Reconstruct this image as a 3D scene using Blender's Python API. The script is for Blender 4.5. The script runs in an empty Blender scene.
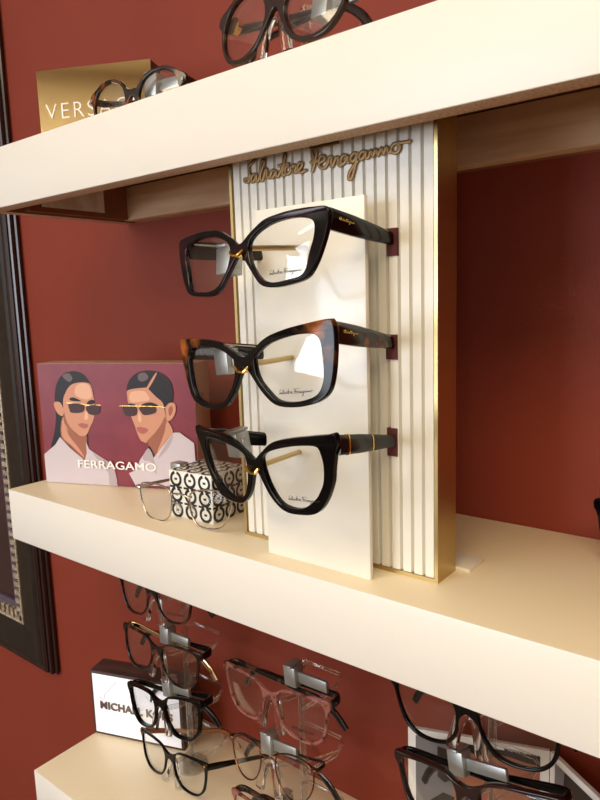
import bpy, bmesh, math, random
from mathutils import Vector, Matrix
random.seed(7)
PI = math.pi
U = 0.054                       # one shelf thickness in metres; layout coordinates are in these units
SC = bpy.context.scene
COL = SC.collection

# ------------------------------------------------------------------ camera, world, light
F_PX, YAW, PITCH, ROLL = 659.23, 0.67037, -0.147279, -0.03178
CAM = Vector((5.61671, -9.48387, 3.41815))
fw = Vector((-math.sin(YAW) * math.cos(PITCH), math.cos(YAW) * math.cos(PITCH), math.sin(PITCH)))
rt0 = Vector((math.cos(YAW), math.sin(YAW), 0)); up0 = rt0.cross(fw)
rt = rt0 * math.cos(ROLL) + up0 * math.sin(ROLL)
up = -rt0 * math.sin(ROLL) + up0 * math.cos(ROLL)
cd = bpy.data.cameras.new('camera'); cam = bpy.data.objects.new('camera', cd); COL.objects.link(cam)
cd.sensor_fit = 'HORIZONTAL'; cd.sensor_width = 36; cd.lens = F_PX / 600 * 36
cd.clip_start = 0.02
m = Matrix((rt, up, -fw)).transposed().to_4x4(); m.translation = CAM * U
cam.matrix_world = m
SC.camera = cam

w = bpy.data.worlds.new('sky'); SC.world = w; w.use_nodes = True
bg = w.node_tree.nodes['Background']; bg.inputs[0].default_value = (0.75, 0.86, 1.0, 1); bg.inputs[1].default_value = 0.7

SC.view_settings.view_transform = 'Standard'; SC.view_settings.look = 'None'
SC.view_settings.gamma = 1; SC.view_settings.use_curve_mapping = False
SC.view_settings.exposure = -0.2

def area(name, loc, target, sx, sy, power, col):
    l = bpy.data.lights.new(name, 'AREA'); l.shape = 'RECTANGLE'; l.size = sx; l.size_y = sy; l.energy = power; l.color = col
    o = bpy.data.objects.new(name, l); COL.objects.link(o); o.location = loc
    d = Vector(target) - Vector(loc); o.rotation_euler = d.to_track_quat('-Z', 'Y').to_euler()
    return o
# daylight standing in the two shop windows opposite the shelves, a warm ceiling panel, and an added rear fill
area('daylight_window_a', (-1.15, -2.95, 0.35), (-1.15, 0, 0.35), 1.3, 1.3, 48, (0.90, 0.985, 1.10))
area('daylight_window_b', (1.35, -2.95, 0.35), (1.35, 0, 0.35), 0.6, 1.3, 9, (0.93, 0.97, 1.0))
area('ceiling_lamp', (0.7, -1.35, 1.34), (0.7, -1.35, 0), 1.2, 0.6, 13, (1.0, 0.74, 0.38))
area('rear_fill_lamp', (-0.5, -2.3, 1.34), (-0.5, -2.3, 0), 1.2, 0.6, 9, (1.0, 0.82, 0.55))  # added fill, brightens the front wall mirrored in the gold block

# ------------------------------------------------------------------ materials
def rgb(r, g, b):
    f = lambda c: ((c / 255 + 0.055) / 1.055) ** 2.4 if c > 10 else c / 255 / 12.92
    return (f(r), f(g), f(b), 1)
def mat(name, col, rough=0.5, metal=0.0, noise=None, bump=None, coat=0, emit=0, spec=None):
    M = bpy.data.materials.new(name); M.use_nodes = True
    nt = M.node_tree; b = nt.nodes['Principled BSDF']
    b.inputs['Base Color'].default_value = col; b.inputs['Roughness'].default_value = rough; b.inputs['Metallic'].default_value = metal
    b.inputs['Coat Weight'].default_value = coat; b.inputs['Coat Roughness'].default_value = 0.05
    if spec is not None: b.inputs['Specular IOR Level'].default_value = spec
    if emit:
        b.inputs['Emission Color'].default_value = col; b.inputs['Emission Strength'].default_value = emit
    tc = nt.nodes.new('ShaderNodeTexCoord')
    if noise:                                # (second colour, scale, stretch, lo, hi)
        c2, sc, st, lo, hi = noise
        mp = nt.nodes.new('ShaderNodeMapping'); mp.inputs['Scale'].default_value = st
        nt.links.new(tc.outputs['Object'], mp.inputs[0])
        n = nt.nodes.new('ShaderNodeTexNoise'); n.inputs['Scale'].default_value = sc; n.inputs['Detail'].default_value = 3
        nt.links.new(mp.outputs[0], n.inputs['Vector'])
        r = nt.nodes.new('ShaderNodeValToRGB'); r.color_ramp.elements[0].position = lo; r.color_ramp.elements[1].position = hi
        r.color_ramp.elements[0].color = col; r.color_ramp.elements[1].color = c2
        nt.links.new(n.outputs['Fac'], r.inputs[0]); nt.links.new(r.outputs[0], b.inputs['Base Color'])
    if bump:                                 # (scale, strength, distance)
        n2 = nt.nodes.new('ShaderNodeTexNoise'); n2.inputs['Scale'].default_value = bump[0]; n2.inputs['Detail'].default_value = 2
        nt.links.new(tc.outputs['Object'], n2.inputs['Vector'])
        bp = nt.nodes.new('ShaderNodeBump'); bp.inputs['Strength'].default_value = bump[1]; bp.inputs['Distance'].default_value = bump[2]
        nt.links.new(n2.outputs['Fac'], bp.inputs['Height']); nt.links.new(bp.outputs[0], b.inputs['Normal'])
    return M
def clear(name, tint=(1, 1, 1, 1), refl=1.0, rough=0.0, ior=1.5, edge=5.0):
    M = bpy.data.materials.new(name); M.use_nodes = True; nt = M.node_tree; nt.nodes.clear()
    o = nt.nodes.new('ShaderNodeOutputMaterial'); t = nt.nodes.new('ShaderNodeBsdfTransparent'); t.inputs[0].default_value = tint
    g = nt.nodes.new('ShaderNodeBsdfGlossy'); g.inputs['Roughness'].default_value = rough; g.inputs[0].default_value = (refl, refl, refl, 1)
    x = nt.nodes.new('ShaderNodeMixShader')
    lw = nt.nodes.new('ShaderNodeLayerWeight'); lw.inputs[0].default_value = 0.5
    pw_ = nt.nodes.new('ShaderNodeMath'); pw_.operation = 'POWER'; pw_.inputs[1].default_value = edge; nt.links.new(lw.outputs['Facing'], pw_.inputs[0])
    f = nt.nodes.new('ShaderNodeMath'); f.operation = 'MULTIPLY_ADD'; f.inputs[1].default_value = 0.9; f.inputs[2].default_value = ((ior - 1) / (ior + 1)) ** 2
    nt.links.new(pw_.outputs[0], f.inputs[0]); nt.links.new(f.outputs[0], x.inputs[0]); nt.links.new(t.outputs[0], x.inputs[1]); nt.links.new(g.outputs[0], x.inputs[2])
    nt.links.new(x.outputs[0], o.inputs[0]); return M
def glass(name, col=(1, 1, 1, 1), rough=0.02, ior=1.46):
    M = mat(name, col, rough); b = M.node_tree.nodes['Principled BSDF']
    b.inputs['Transmission Weight'].default_value = 1; b.inputs['IOR'].default_value = ior; return M

M = {}
M['wall'] = mat('red_wall_paint', rgb(131, 53, 36), 0.6, spec=0.3, bump=(900, 0.25, 0.0006), noise=(rgb(126, 50, 33), 6, (1, 1, 1), 0.35, 0.7))
M['cream'] = mat('cream_laminate', rgb(238, 235, 229), 0.38, bump=(1500, 0.06, 0.0003))
M['topboard'] = mat('beige_shelf_top', rgb(246, 232, 204), 0.36, bump=(1500, 0.06, 0.0003))  # shelf top face, a warmer beige than the cream casing
M['rawedge'] = mat('raw_board_edge', rgb(208, 180, 152), 0.8, noise=(rgb(186, 152, 122), 500, (1, 1, 1), 0.4, 0.6))
M['inner'] = mat('brown_inner_board', rgb(150, 96, 62), 0.7, noise=(rgb(132, 82, 52), 30, (0.3, 1, 3), 0.3, 0.7))
M['pine'] = mat('pale_pine_rail', rgb(226, 196, 164), 0.7, noise=(rgb(200, 164, 130), 40, (0.25, 1, 3), 0.35, 0.7))
M['paper'] = mat('paper', rgb(242, 238, 230), 0.8, noise=(rgb(220, 212, 200), 60, (1, 1, 1), 0.4, 0.6))
M['white'] = mat('white_card', rgb(240, 238, 236), 0.5)
M['ceil'] = mat('ceiling_paint', rgb(240, 232, 214), 0.9)
M['roomwall'] = mat('cream_wall_paint', rgb(150, 132, 112), 0.85)
M['floor'] = mat('brown_floor', rgb(110, 92, 76), 0.6, noise=(rgb(130, 108, 88), 8, (1, 1, 1), 0.4, 0.6))
M['panel'] = mat('ivory_lacquer', rgb(236, 233, 224), 0.35)
M['plate'] = mat('ivory_gloss_plate', rgb(238, 236, 228), 0.16)
M['gold'] = mat('satin_gold', rgb(196, 172, 118), 0.32, 1.0, bump=(3000, 0.08, 0.0002))
M['goldbright'] = mat('polished_gold', rgb(235, 190, 100), 0.15, 1.0)
M['goldmirror'] = mat('gold_mirror', rgb(222, 206, 166), 0.05, 1.0)
M['signgold'] = mat('antique_gold', rgb(132, 102, 62), 0.45, 0.6)
M['maroon'] = mat('maroon_felt', rgb(88, 32, 34), 0.7)
M['black'] = mat('black_acetate', rgb(5, 5, 7), 0.12, spec=0.25)
M['blackred'] = mat('black_burgundy_acetate', rgb(8, 6, 9), 0.1, spec=0.3, noise=(rgb(48, 14, 26), 40, (1, 1, 1), 0.5, 0.75))
M['tort'] = mat('tortoise_acetate', rgb(24, 13, 11), 0.12, noise=(rgb(150, 84, 36), 70, (1, 1, 1), 0.52, 0.7))
M['darktort'] = mat('dark_tortoise_acetate', rgb(22, 17, 18), 0.12, noise=(rgb(92, 62, 48), 75, (1, 1, 1), 0.52, 0.7))
M['brown'] = mat('dark_brown_acetate', rgb(40, 24, 24), 0.12)
M['amber'] = mat('amber_acetate', rgb(120, 66, 30), 0.15)
M['pinkclear'] = mat('translucent_rose_acetate', rgb(190, 128, 120), 0.08, noise=(rgb(84, 52, 54), 110, (1, 1, 1), 0.5, 0.65))
M['pinkclear'].node_tree.nodes['Principled BSDF'].inputs['Transmission Weight'].default_value = 0.55
M['pinkclear'].node_tree.nodes['Principled BSDF'].inputs['IOR'].default_value = 1.3
M['silver'] = mat('silver_metal', rgb(200, 190, 182), 0.2, 1.0)
M['bronzewire'] = mat('bronze_wire', rgb(120, 84, 66), 0.25, 1.0)
M['lock'] = mat('grey_lock_metal', rgb(176, 178, 176), 0.38, 0.75)
M['greyband'] = mat('grey_green_band', rgb(30, 32, 30), 0.5)
M['lens'] = clear('demo_lens', (0.97, 0.97, 0.97, 1), 1.0)
M['lensar'] = clear('coated_lens', (0.97, 0.97, 0.97, 1), 0.8, 0.0, 1.2)
M['acrylic'] = clear('clear_acrylic', (0.9, 0.9, 0.9, 1), 1.0, 0.02, 1.6, 2.5)
M['acrylicglass'] = glass('moulded_acrylic', (1, 1, 1, 1), 0.03, 1.49)
M['ink'] = mat('black_print', rgb(22, 18, 20), 0.5)
M['frame'] = mat('ebony_frame', rgb(24, 21, 20), 0.28, noise=(rgb(36, 31, 29), 60, (1, 1, 1), 0.4, 0.7), bump=(400, 0.2, 0.0004))
M['frameedge'] = mat('dark_brown_moulding', rgb(42, 24, 24), 0.22)
M['dentil'] = mat('pewter_dentil', rgb(190, 178, 158), 0.4, 0.3, noise=(rgb(120, 105, 88), 160, (1, 1, 1), 0.4, 0.7))
M['art'] = mat('dark_umber_print', rgb(50, 34, 34), 0.15, noise=(rgb(72, 50, 56), 9, (1, 1, 0.4), 0.35, 0.7))
M['mauve'] = mat('mauve_liner', rgb(86, 74, 92), 0.4)
M['walnut'] = mat('dark_walnut', rgb(76, 54, 50), 0.5, noise=(rgb(50, 34, 32), 60, (0.2, 1, 5), 0.35, 0.65))
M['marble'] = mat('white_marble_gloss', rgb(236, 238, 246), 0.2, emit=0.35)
M['vein'] = mat('grey_marble_vein', rgb(176, 182, 196), 0.3)
M['signbronze'] = mat('bronze_letters', rgb(120, 104, 98), 0.35, 0.7)
M['burg'] = mat('burgundy_card_print', rgb(118, 38, 52), 0.4, spec=0.35, noise=(rgb(134, 48, 62), 30, (1, 1, 1), 0.3, 0.7))
M['cardside'] = mat('beige_card', rgb(178, 142, 122), 0.7)
M['skin'] = mat('skin_print', rgb(206, 148, 122), 0.45, spec=0.3)
M['skin2'] = mat('skin_print_dark', rgb(158, 98, 76), 0.45, spec=0.3)
M['skin3'] = mat('skin_print_light', rgb(228, 178, 152), 0.45, spec=0.3)
M['lips'] = mat('lip_print', rgb(176, 100, 96), 0.45, spec=0.3)
M['hair'] = mat('hair_print', rgb(30, 22, 28), 0.45, spec=0.3)
M['hairhi'] = mat('hair_print_grey', rgb(104, 92, 96), 0.45, spec=0.3)
M['shirt'] = mat('shirt_print', rgb(204, 194, 204), 0.45, spec=0.3)
M['shirt2'] = mat('shirt_fold_print', rgb(180, 166, 174), 0.45, spec=0.3)
M['shade'] = mat('sunglass_print', rgb(66, 40, 42), 0.45, spec=0.3)
M['greyprint'] = mat('grey_print', rgb(118, 116, 120), 0.35)
M['darkprint'] = mat('dark_print', rgb(38, 30, 30), 0.35)
M['brownprint'] = mat('brown_print', rgb(112, 62, 44), 0.35)
M['whiteletter'] = mat('white_letters', rgb(250, 248, 246), 0.4)
M['boxwhite'] = mat('white_box_card', rgb(238, 237, 232), 0.35)
M['lamp'] = mat('lit_diffuser', rgb(255, 236, 200), 0.5, emit=6)

# demi tortoise: amber only in the outer upper corners of the frame
def demi(name):
    Mx = mat(name, rgb(7, 6, 8), 0.12, spec=0.3, noise=(rgb(160, 88, 36), 55, (1, 1, 1), 0.48, 0.66))
    nt = Mx.node_tree; b = nt.nodes['Principled BSDF']; ramp = [n for n in nt.nodes if n.type == 'VALTORGB'][0]
    tc = [n for n in nt.nodes if n.type == 'TEX_COORD'][0]
    s = nt.nodes.new('ShaderNodeSeparateXYZ'); nt.links.new(tc.outputs['Object'], s.inputs[0])
    a = nt.nodes.new('ShaderNodeMath'); a.operation = 'ABSOLUTE'; nt.links.new(s.outputs[0], a.inputs[0])
    ad = nt.nodes.new('ShaderNodeMath'); ad.operation = 'ADD'; nt.links.new(a.outputs[0], ad.inputs[0]); nt.links.new(s.outputs[2], ad.inputs[1])
    mr = nt.nodes.new('ShaderNodeMapRange'); mr.inputs[1].default_value = 0.056; mr.inputs[2].default_value = 0.072
    nt.links.new(ad.outputs[0], mr.inputs[0])
    mx = nt.nodes.new('ShaderNodeMix'); mx.data_type = 'RGBA'; mx.inputs[6].default_value = rgb(7, 6, 8)
    nt.links.new(mr.outputs[0], mx.inputs[0]); nt.links.new(ramp.outputs[0], mx.inputs[7]); nt.links.new(mx.outputs[2], b.inputs['Base Color'])
    return Mx
M['demi'] = demi('demi_tortoise_acetate')

# ------------------------------------------------------------------ mesh helpers
def obj(name, me, mats, parent=None, smooth=None):
    if isinstance(me, bmesh.types.BMesh):
        b = me; bmesh.ops.recalc_face_normals(b, faces=b.faces); me = bpy.data.meshes.new(name); b.to_mesh(me); b.free()
    if not isinstance(mats, (list, tuple)): mats = [mats]
    if len(me.materials): me.materials.clear()
    for k in mats: me.materials.append(M[k])
    if smooth:
        for p in me.polygons: p.use_smooth = True
        me.set_sharp_from_angle(angle=math.radians(smooth))
    o = bpy.data.objects.new(name, me); COL.objects.link(o)
    if parent: o.parent = parent
    return o
def tag(o, label=None, cat=None, group=None, kind=None):
    if label: o['label'] = label
    if cat: o['category'] = cat
    if group: o['group'] = group
    if kind: o['kind'] = kind
    return o
def empty(name, loc=(0, 0, 0), rot=None):
    o = bpy.data.objects.new(name, None); COL.objects.link(o); o.location = loc; o.empty_display_size = 0.02
    if rot is not None: o.rotation_euler = rot
    return o
def box(b, x0, x1, y0, y1, z0, z1, s=U, bev=0, mi=0, M4=None):
    x0, x1 = sorted((x0, x1)); y0, y1 = sorted((y0, y1)); z0, z1 = sorted((z0, z1))
    vs = [b.verts.new((x * s, y * s, z * s)) for x in (x0, x1) for y in (y0, y1) for z in (z0, z1)]
    fs = [(0, 1, 3, 2), (4, 6, 7, 5), (0, 4, 5, 1), (2, 3, 7, 6), (0, 2, 6, 4), (1, 5, 7, 3)]
    faces = [b.faces.new([vs[i] for i in f]) for f in fs]
    for f in faces: f.material_index = mi
    if bev:
        es = list({e for f in faces for e in f.edges})
        r = bmesh.ops.bevel(b, geom=es, offset=bev, segments=2, profile=0.5, affect='EDGES', material=-1)
        if M4: 
            for v in {v for f in r['faces'] for v in f.verts} | {v for v in vs if v.is_valid}: pass
    if M4 and not bev: bmesh.ops.transform(b, matrix=M4, verts=vs)
    return faces
def boxobj(name, dims, m_, parent=None, bev=0, s=U):
    b = bmesh.new(); box(b, *dims, s=s, bev=bev); return obj(name, b, m_, parent, 40 if bev else None)
def crom(pts, n=8, closed=True):
    P = [Vector(p) for p in pts]; N = len(P); out = []
    for i in range(N if closed else N - 1):
        g = (lambda k: P[k % N]) if closed else (lambda k: P[max(0, min(N - 1, k))])
        a, b_, c, d = g(i - 1), g(i), g(i + 1), g(i + 2)
        for k in range(n):
            t = k / n
            out.append(0.5 * ((2 * b_) + (c - a) * t + (2 * a - 5 * b_ + 4 * c - d) * t * t + (3 * b_ - a - 3 * c + d) * t ** 3))
    if not closed: out.append(P[-1])
    return out
def sweep(b, pts, rad, upv=(0, 0, 1), n=12, pw=2.0, cap=True, mi=0, closed=False):
    """rad: list of (half thickness sideways, half height) per point, or one pair"""
    P = [Vector(p) for p in pts]; N = len(P); rings = []
    if isinstance(rad, (int, float)): rad = (rad, rad)
    if isinstance(rad, tuple): rad = [rad] * N
    for i, p in enumerate(P):
        t = (P[(i + 1) % N] - P[i - 1]) if closed else (P[min(i + 1, N - 1)] - P[max(i - 1, 0)])
        t.normalize(); u_ = Vector(upv); s_ = t.cross(u_)
        if s_.length < 1e-4: s_ = t.cross(Vector((0, 1, 0.01)))
        s_.normalize(); u2 = s_.cross(t).normalized(); a, h = rad[i]; ring = []
        for k in range(n):
            an = 2 * PI * k / n + PI / n; c, q = math.cos(an), math.sin(an)
            c = math.copysign(abs(c) ** (2 / pw), c); q = math.copysign(abs(q) ** (2 / pw), q)
            ring.append(b.verts.new(p + s_ * c * a + u2 * q * h))
        rings.append(ring)
    for i in range(N if closed else N - 1):
        A, B = rings[i], rings[(i + 1) % N]
        for k in range(n):
            f = b.faces.new((A[k], A[(k + 1) % n], B[(k + 1) % n], B[k])); f.material_index = mi; f.smooth = True
    if cap and not closed:
        b.faces.new(rings[0][::-1]).material_index = mi; b.faces.new(rings[-1]).material_index = mi
def tubeobj(name, pts, rad, m_, parent=None, upv=(0, 0, 1), n=12, pw=2.0, closed=False):
    b = bmesh.new(); sweep(b, pts, rad, upv, n, pw, True, 0, closed); return obj(name, b, m_, parent, 50)
def curve_mesh(loops, extrude, bevel, res=2):
    """filled 2D outlines (x, z) in metres -> solid mesh with its thickness along y"""
    cu = bpy.data.curves.new('outline', 'CURVE'); cu.dimensions = '2D'; cu.fill_mode = 'BOTH'
    cu.extrude = max(extrude - bevel, 1e-5); cu.bevel_depth = bevel; cu.bevel_resolution = res; cu.offset = -bevel
    for L in loops:
        sp = cu.splines.new('POLY'); sp.points.add(len(L) - 1); sp.use_cyclic_u = True
        for p, c in zip(sp.points, L): p.co = (c[0], c[1], 0, 1)
    o = bpy.data.objects.new('outline', cu); COL.objects.link(o)
    dg = bpy.context.evaluated_depsgraph_get(); me = bpy.data.meshes.new_from_object(o.evaluated_get(dg))
    bpy.data.objects.remove(o); bpy.data.curves.remove(cu)
    me.transform(Matrix(((1, 0, 0, 0), (0, 0, -1, 0), (0, 1, 0, 0), (0, 0, 0, 1))))
    return me
def text_mesh(txt, size, extrude=0.0002, bold=0.0, space=1.0, shear=0.0, width=None, align='LEFT'):
    cu = bpy.data.curves.new('letters', 'FONT'); cu.body = txt; cu.size = size; cu.extrude = extrude; cu.offset = bold
    cu.space_character = space; cu.shear = shear; cu.align_x = align
    o = bpy.data.objects.new('letters', cu); COL.objects.link(o)
    dg = bpy.context.evaluated_depsgraph_get(); me = bpy.data.meshes.new_from_object(o.evaluated_get(dg))
    bpy.data.objects.remove(o); bpy.data.curves.remove(cu)
    if width:
        xs = [v.co.x for v in me.vertices]; me.transform(Matrix.Diagonal((width / (max(xs) - min(xs)), 1, 1, 1)))
    me.transform(Matrix(((1, 0, 0, 0), (0, 0, -1, 0), (0, 1, 0, 0), (0, 0, 0, 1))))
    return me
def poly(b, pts, y, mi):
    vs = [b.verts.new((p[0], y, p[1])) for p in pts]
    f = b.faces.new(vs); f.material_index = mi; f.normal_update()
    if f.normal.y > 0: f.normal_flip()
    bmesh.ops.triangulate(b, faces=[f]) if len(pts) > 4 else None

# pixel of the photograph -> point on a vertical plane (used for measuring lettering and prints)
def on_plane(px, p0, yaw=0.0):
    d = fw + rt * (px[0] - 300) / F_PX - up * (px[1] - 400) / F_PX
    n = Vector((-math.sin(yaw), math.cos(yaw), 0)); t = (Vector(p0) - CAM).dot(n) / d.dot(n)
    return CAM + d * t

# ------------------------------------------------------------------ setting
def struct(name, dims, m_):
    return tag(boxobj(name, dims, m_), kind='structure')
XL, XR, YF, ZB, ZT = -40, 42, -58, -24, 25.6          # room in layout units
struct('wall_back', (XL, XR, 0, 2, ZB, ZT), 'wall')
struct('floor', (XL, XR, YF, 0, ZB - 2, ZB), 'floor')
struct('ceiling', (XL, XR, YF, 0, ZT, ZT + 2), 'ceil')
struct('wall_left', (XL - 2, XL, YF, 0, ZB, ZT), 'roomwall')
struct('wall_right', (XR, XR + 2, YF, 0, ZB, ZT), 'roomwall')
b = bmesh.new()
wx = [XL, -33.3, -9.3, 19.4, 30.6, XR]
z0, z1 = -5.5, 18.5
for i in range(5):
    if i % 2 == 0: box(b, wx[i], wx[i + 1], YF - 2, YF, ZB, ZT)
    else:
        box(b, wx[i], wx[i + 1], YF - 2, YF, ZB, z0); box(b, wx[i], wx[i + 1], YF - 2, YF, z1, ZT)
tag(obj('wall_front', b, 'ceil'), kind='structure')
for k, (a, c) in enumerate(((wx[1], wx[2]), (wx[3], wx[4]))):
    b = bmesh.new()
    for dims in ((a, a + .6, z0, z1), (c - .6, c, z0, z1), (a, c, z0, z0 + .6), (a, c, z1 - .6, z1), ((a + c) / 2 - .4, (a + c) / 2 + .4, z0, z1)):
        box(b, dims[0], dims[1], YF - .8, YF + .3, dims[2], dims[3])
    tag(obj('window_%d' % (k + 1), b, 'white'), kind='structure')
for lx_, ly_, t_ in ((0.7, -1.35, 'wide warm ceiling light panel nearest the shelves'), (-0.5, -2.3, 'added warm fill light panel on the ceiling nearest the shop windows')):  # second panel is an unseen fill, added with the rear lamp
    r = empty('ceiling_light', (lx_, ly_, ZT * U)); tag(r, t_, 'ceiling light')
    boxobj('housing', (-.65, .65, -.35, .35, -.02, 0), 'white', r, s=1)
    boxobj('diffuser', (-.6, .6, -.3, .3, -.024, -.0201), 'lamp', r, s=1)

# ------------------------------------------------------------------ shelves
def shelf(ztop, xl, label, sticker=False):
    r = empty('wall_shelf', (xl * U, 0, (ztop - 1) * U)); tag(r, label, 'shelf', 'cream floating wall shelves')
    XRr = 16.0 - xl; D = 3.28; tw = .31
    b = bmesh.new()
    o_ = 0.0
    box(b, 0, XRr, -D, 0, 1 - .28, 1)                       # top board
    box(b, 0, XRr, -D, -D + tw, 0, 1)                        # front rail
    box(b, 0, .3, -D, 0, 0, 1)                              # end rail
    bmesh.ops.delete(b, geom=b.verts[:], context='VERTS')
    # one watertight shell: outer box, underside rim and cavity
    X0, X1, Y0, Y1, H = 0, XRr, -D, 0, 1.0
    x0, x1, y0, y1, h = .3, XRr - .3, -D + tw, -0.02, .72
    def V(x, y, z): return b.verts.new((x * U, y * U, z * U))
    oT = [V(X0, Y0, H), V(X1, Y0, H), V(X1, Y1, H), V(X0, Y1, H)]
    oB = [V(X0, Y0, 0), V(X1, Y0, 0), V(X1, Y1, 0), V(X0, Y1, 0)]
    iB = [V(x0, y0, 0), V(x1, y0, 0), V(x1, y1, 0), V(x0, y1, 0)]
    iT = [V(x0, y0, h), V(x1, y0, h), V(x1, y1, h), V(x0, y1, h)]
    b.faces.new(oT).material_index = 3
    for i in range(4):
        j = (i + 1) % 4
        b.faces.new((oB[i], oB[j], oT[j], oT[i])).material_index = 0
        b.faces.new((oB[j], oB[i], iB[i], iB[j])).material_index = 1
        b.faces.new((iB[j], iB[i], iT[i], iT[j])).material_index = 2
    b.faces.new(iT[::-1]).material_index = 2
    es = [e for e in b.edges if all(v in oT + oB for v in e.verts)]
    bmesh.ops.bevel(b, geom=es, offset=0.0009, segments=2, profile=0.5, affect='EDGES')
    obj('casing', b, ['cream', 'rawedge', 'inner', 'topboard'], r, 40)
    boxobj('mounting_rail', (.34, XRr - .34, -.36, -.03, .02, .70), 'pine', r, 0.001)
    boxobj('end_cleat', (.305, .5, -2.6, -.37, .03, .70), 'inner', r)
    if sticker:
        q = boxobj('paper_label', (.505, .515, -2.35, -.95, .12, .56), 'paper', r)
        q['label'] = 'creased paper label inside the shelf end'
    return r
shelf(6.234, -6.62, 'highest of the three cream floating shelves, hollow wooden underside in view', True)
shelf(0.0, -6.62, 'middle cream floating shelf carrying the tall fluted eyewear display')
shelf(-6.076, -6.715, 'lowest cream floating shelf under the clear eyewear stands')

# ------------------------------------------------------------------ framed picture
r = empty('framed_picture', (-11.05 * U, 0, -7.0 * U))
tag(r, 'large black framed picture with pewter dentil border hanging left of the shelves', 'picture')
W_, H_ = 12.5, 24.0
def ring(b, x0, x1, z0, z1, t, y0, y1, mi=0):   # rectangular ring, outer bounds, width t
    box(b, x0, x1, y0, y1, z0, z0 + t, mi=mi); box(b, x0, x1, y0, y1, z1 - t, z1, mi=mi)
    box(b, x0, x0 + t, y0, y1, z0 + t, z1 - t, mi=mi); box(b, x1 - t, x1, y0, y1, z0 + t, z1 - t, mi=mi)
def mitre(b, prof, x0, x1, z0, z1, mi=0):       # prof: (inset, y) closed profile
    rr = []
    for (cx, cz, sx, sz) in ((x0, z0, 1, 1), (x1, z0, -1, 1), (x1, z1, -1, -1), (x0, z1, 1, -1)):
        rr.append([b.verts.new(((cx + sx * i) * U, y * U, (cz + sz * i) * U)) for i, y in prof])
    for k in range(4):
        A, B = rr[k], rr[(k + 1) % 4]
        for i in range(len(prof)):
            j = (i + 1) % len(prof); b.faces.new((A[i], A[j], B[j], B[i])).material_index = mi
b = bmesh.new(); mitre(b, [(.06, 0), (0, -.06), (.0, -.12), (.07, -.16), (.05, -.19), (.06, -.26), (.14, -.30), (.12, -.33), (.18, -.39), (.26, -.40), (.30, -.38), (.30, -.02)], -W_, 0, 0, H_)
obj('outer_moulding', b, 'frameedge', r)
b = bmesh.new(); mitre(b, [(.30, -.1), (.30, -.39), (.42, -.42), (1.2, -.34), (1.26, -.30), (1.26, -.1)], -W_, 0, 0, H_)
obj('flat_border', b, 'frame', r)
b = bmesh.new(); mitre(b, [(1.26, -.1), (1.26, -.34), (1.29, -.36), (1.34, -.34), (1.34, -.1)], -W_, 0, 0, H_)
sp = .26
t0, t1 = 1.34, 1.62
n = int((H_ - 2 * t0) / sp)
for i in range(n):
    z = t0 + i * sp
    box(b, -t1, -t0, -.32, -.16, z, z + sp * .55); box(b, -W_ + t0, -W_ + t1, -.32, -.16, z, z + sp * .55)
n = int((W_ - 2 * t0) / sp)
for i in range(n):
    x = -t0 - i * sp
    box(b, x - sp * .55, x, -.32, -.16, t0, t1); box(b, x - sp * .55, x, -.32, -.16, H_ - t1, H_ - t0)
obj('dentil_trim', b, 'dentil', r)
b = bmesh.new(); ring(b, -W_ + 1.62, -1.62, 1.62, H_ - 1.62, .2, -.24, -.1)
obj('inner_liner', b, 'mauve', r)
boxobj('picture_sheet', (-W_ + 1.3, -1.3, -.16, -.1, 1.3, H_ - 1.3), 'art', r)
boxobj('backing_board', (-W_ + .3, -.3, -.1, -.02, .3, H_ - .3), 'frameedge', r)

# ------------------------------------------------------------------ fluted display
PX0, PX1, PYF, PYB, PZ = -.99, 2.18, -2.586, -2.092, 5.78
r = empty('eyewear_display', ((PX0 + PX1) / 2 * U, PYB * U, 0)); off = Vector(r.location) / U
tag(r, 'tall ivory fluted eyewear display with gold edges and script lettering', 'display')
def L(x, y, z): return (x - off.x, y - off.y, z - off.z)
def lbox(name, x0, x1, y0, y1, z0, z1, m_, parent, bev=0):
    a, c = L(x0, y0, z0), L(x1, y1, z1); return boxobj(name, (a[0], c[0], a[1], c[1], a[2], c[2]), m_, parent, bev)
b = bmesh.new()
a, c = L(PX0, PYF, 0), L(PX1, PYB, PZ)
box(b, a[0], a[0] + .045, a[1], c[1], 0, PZ); box(b, c[0] - .045, c[0], a[1], c[1], 0, PZ)
box(b, a[0] + .045, c[0] - .045, a[1], c[1], 0, .05); box(b, a[0] + .045, c[0] - .045, a[1], c[1], PZ - .05, PZ)
box(b, a[0] + .045, c[0] - .045, c[1] - .06, c[1], .05, PZ - .05)
obj('gold_case', b, 'gold', r)
b = bmesh.new(); nr = 20; wv = (PX1 - PX0 - .094) / nr; prof = []
yb, yf, yg = PYF + .30, PYF + .012, PYF + .075
x = PX0 + .047
for i in range(nr):
    xs = x + i * wv
    prof += [(xs + wv * .0, yg), (xs + wv * .12, yg), (xs + wv * .20, yf), (xs + wv * .92, yf)]
prof += [(x + nr * wv, yg), (x + nr * wv, yb), (x, yb)]
rows = []
for z in (.055, PZ - .055):
    rows.append([b.verts.new([v * U for v in L(px_, py_, z)]) for px_, py_ in prof])
n = len(prof)
for i in range(n): b.faces.new((rows[0][i], rows[0][(i + 1) % n], rows[1][(i + 1) % n], rows[1][i]))
b.faces.new(rows[0][::-1]); b.faces.new(rows[1])
obj('fluted_panel', b, 'panel', r)
lbox('front_plate', -.20, 1.46, -2.955, -2.885, 0.0, 4.60, 'plate', r, 0.0006)
lbox('plate_spacer', .1, 1.1, -2.885, PYF + .012, .1, 4.3, 'panel', r)
lbox('base_plate', -.6, 2.36, PYB + .01, -1.62, 0.0, .05, 'panel', r, 0.0004)
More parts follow.
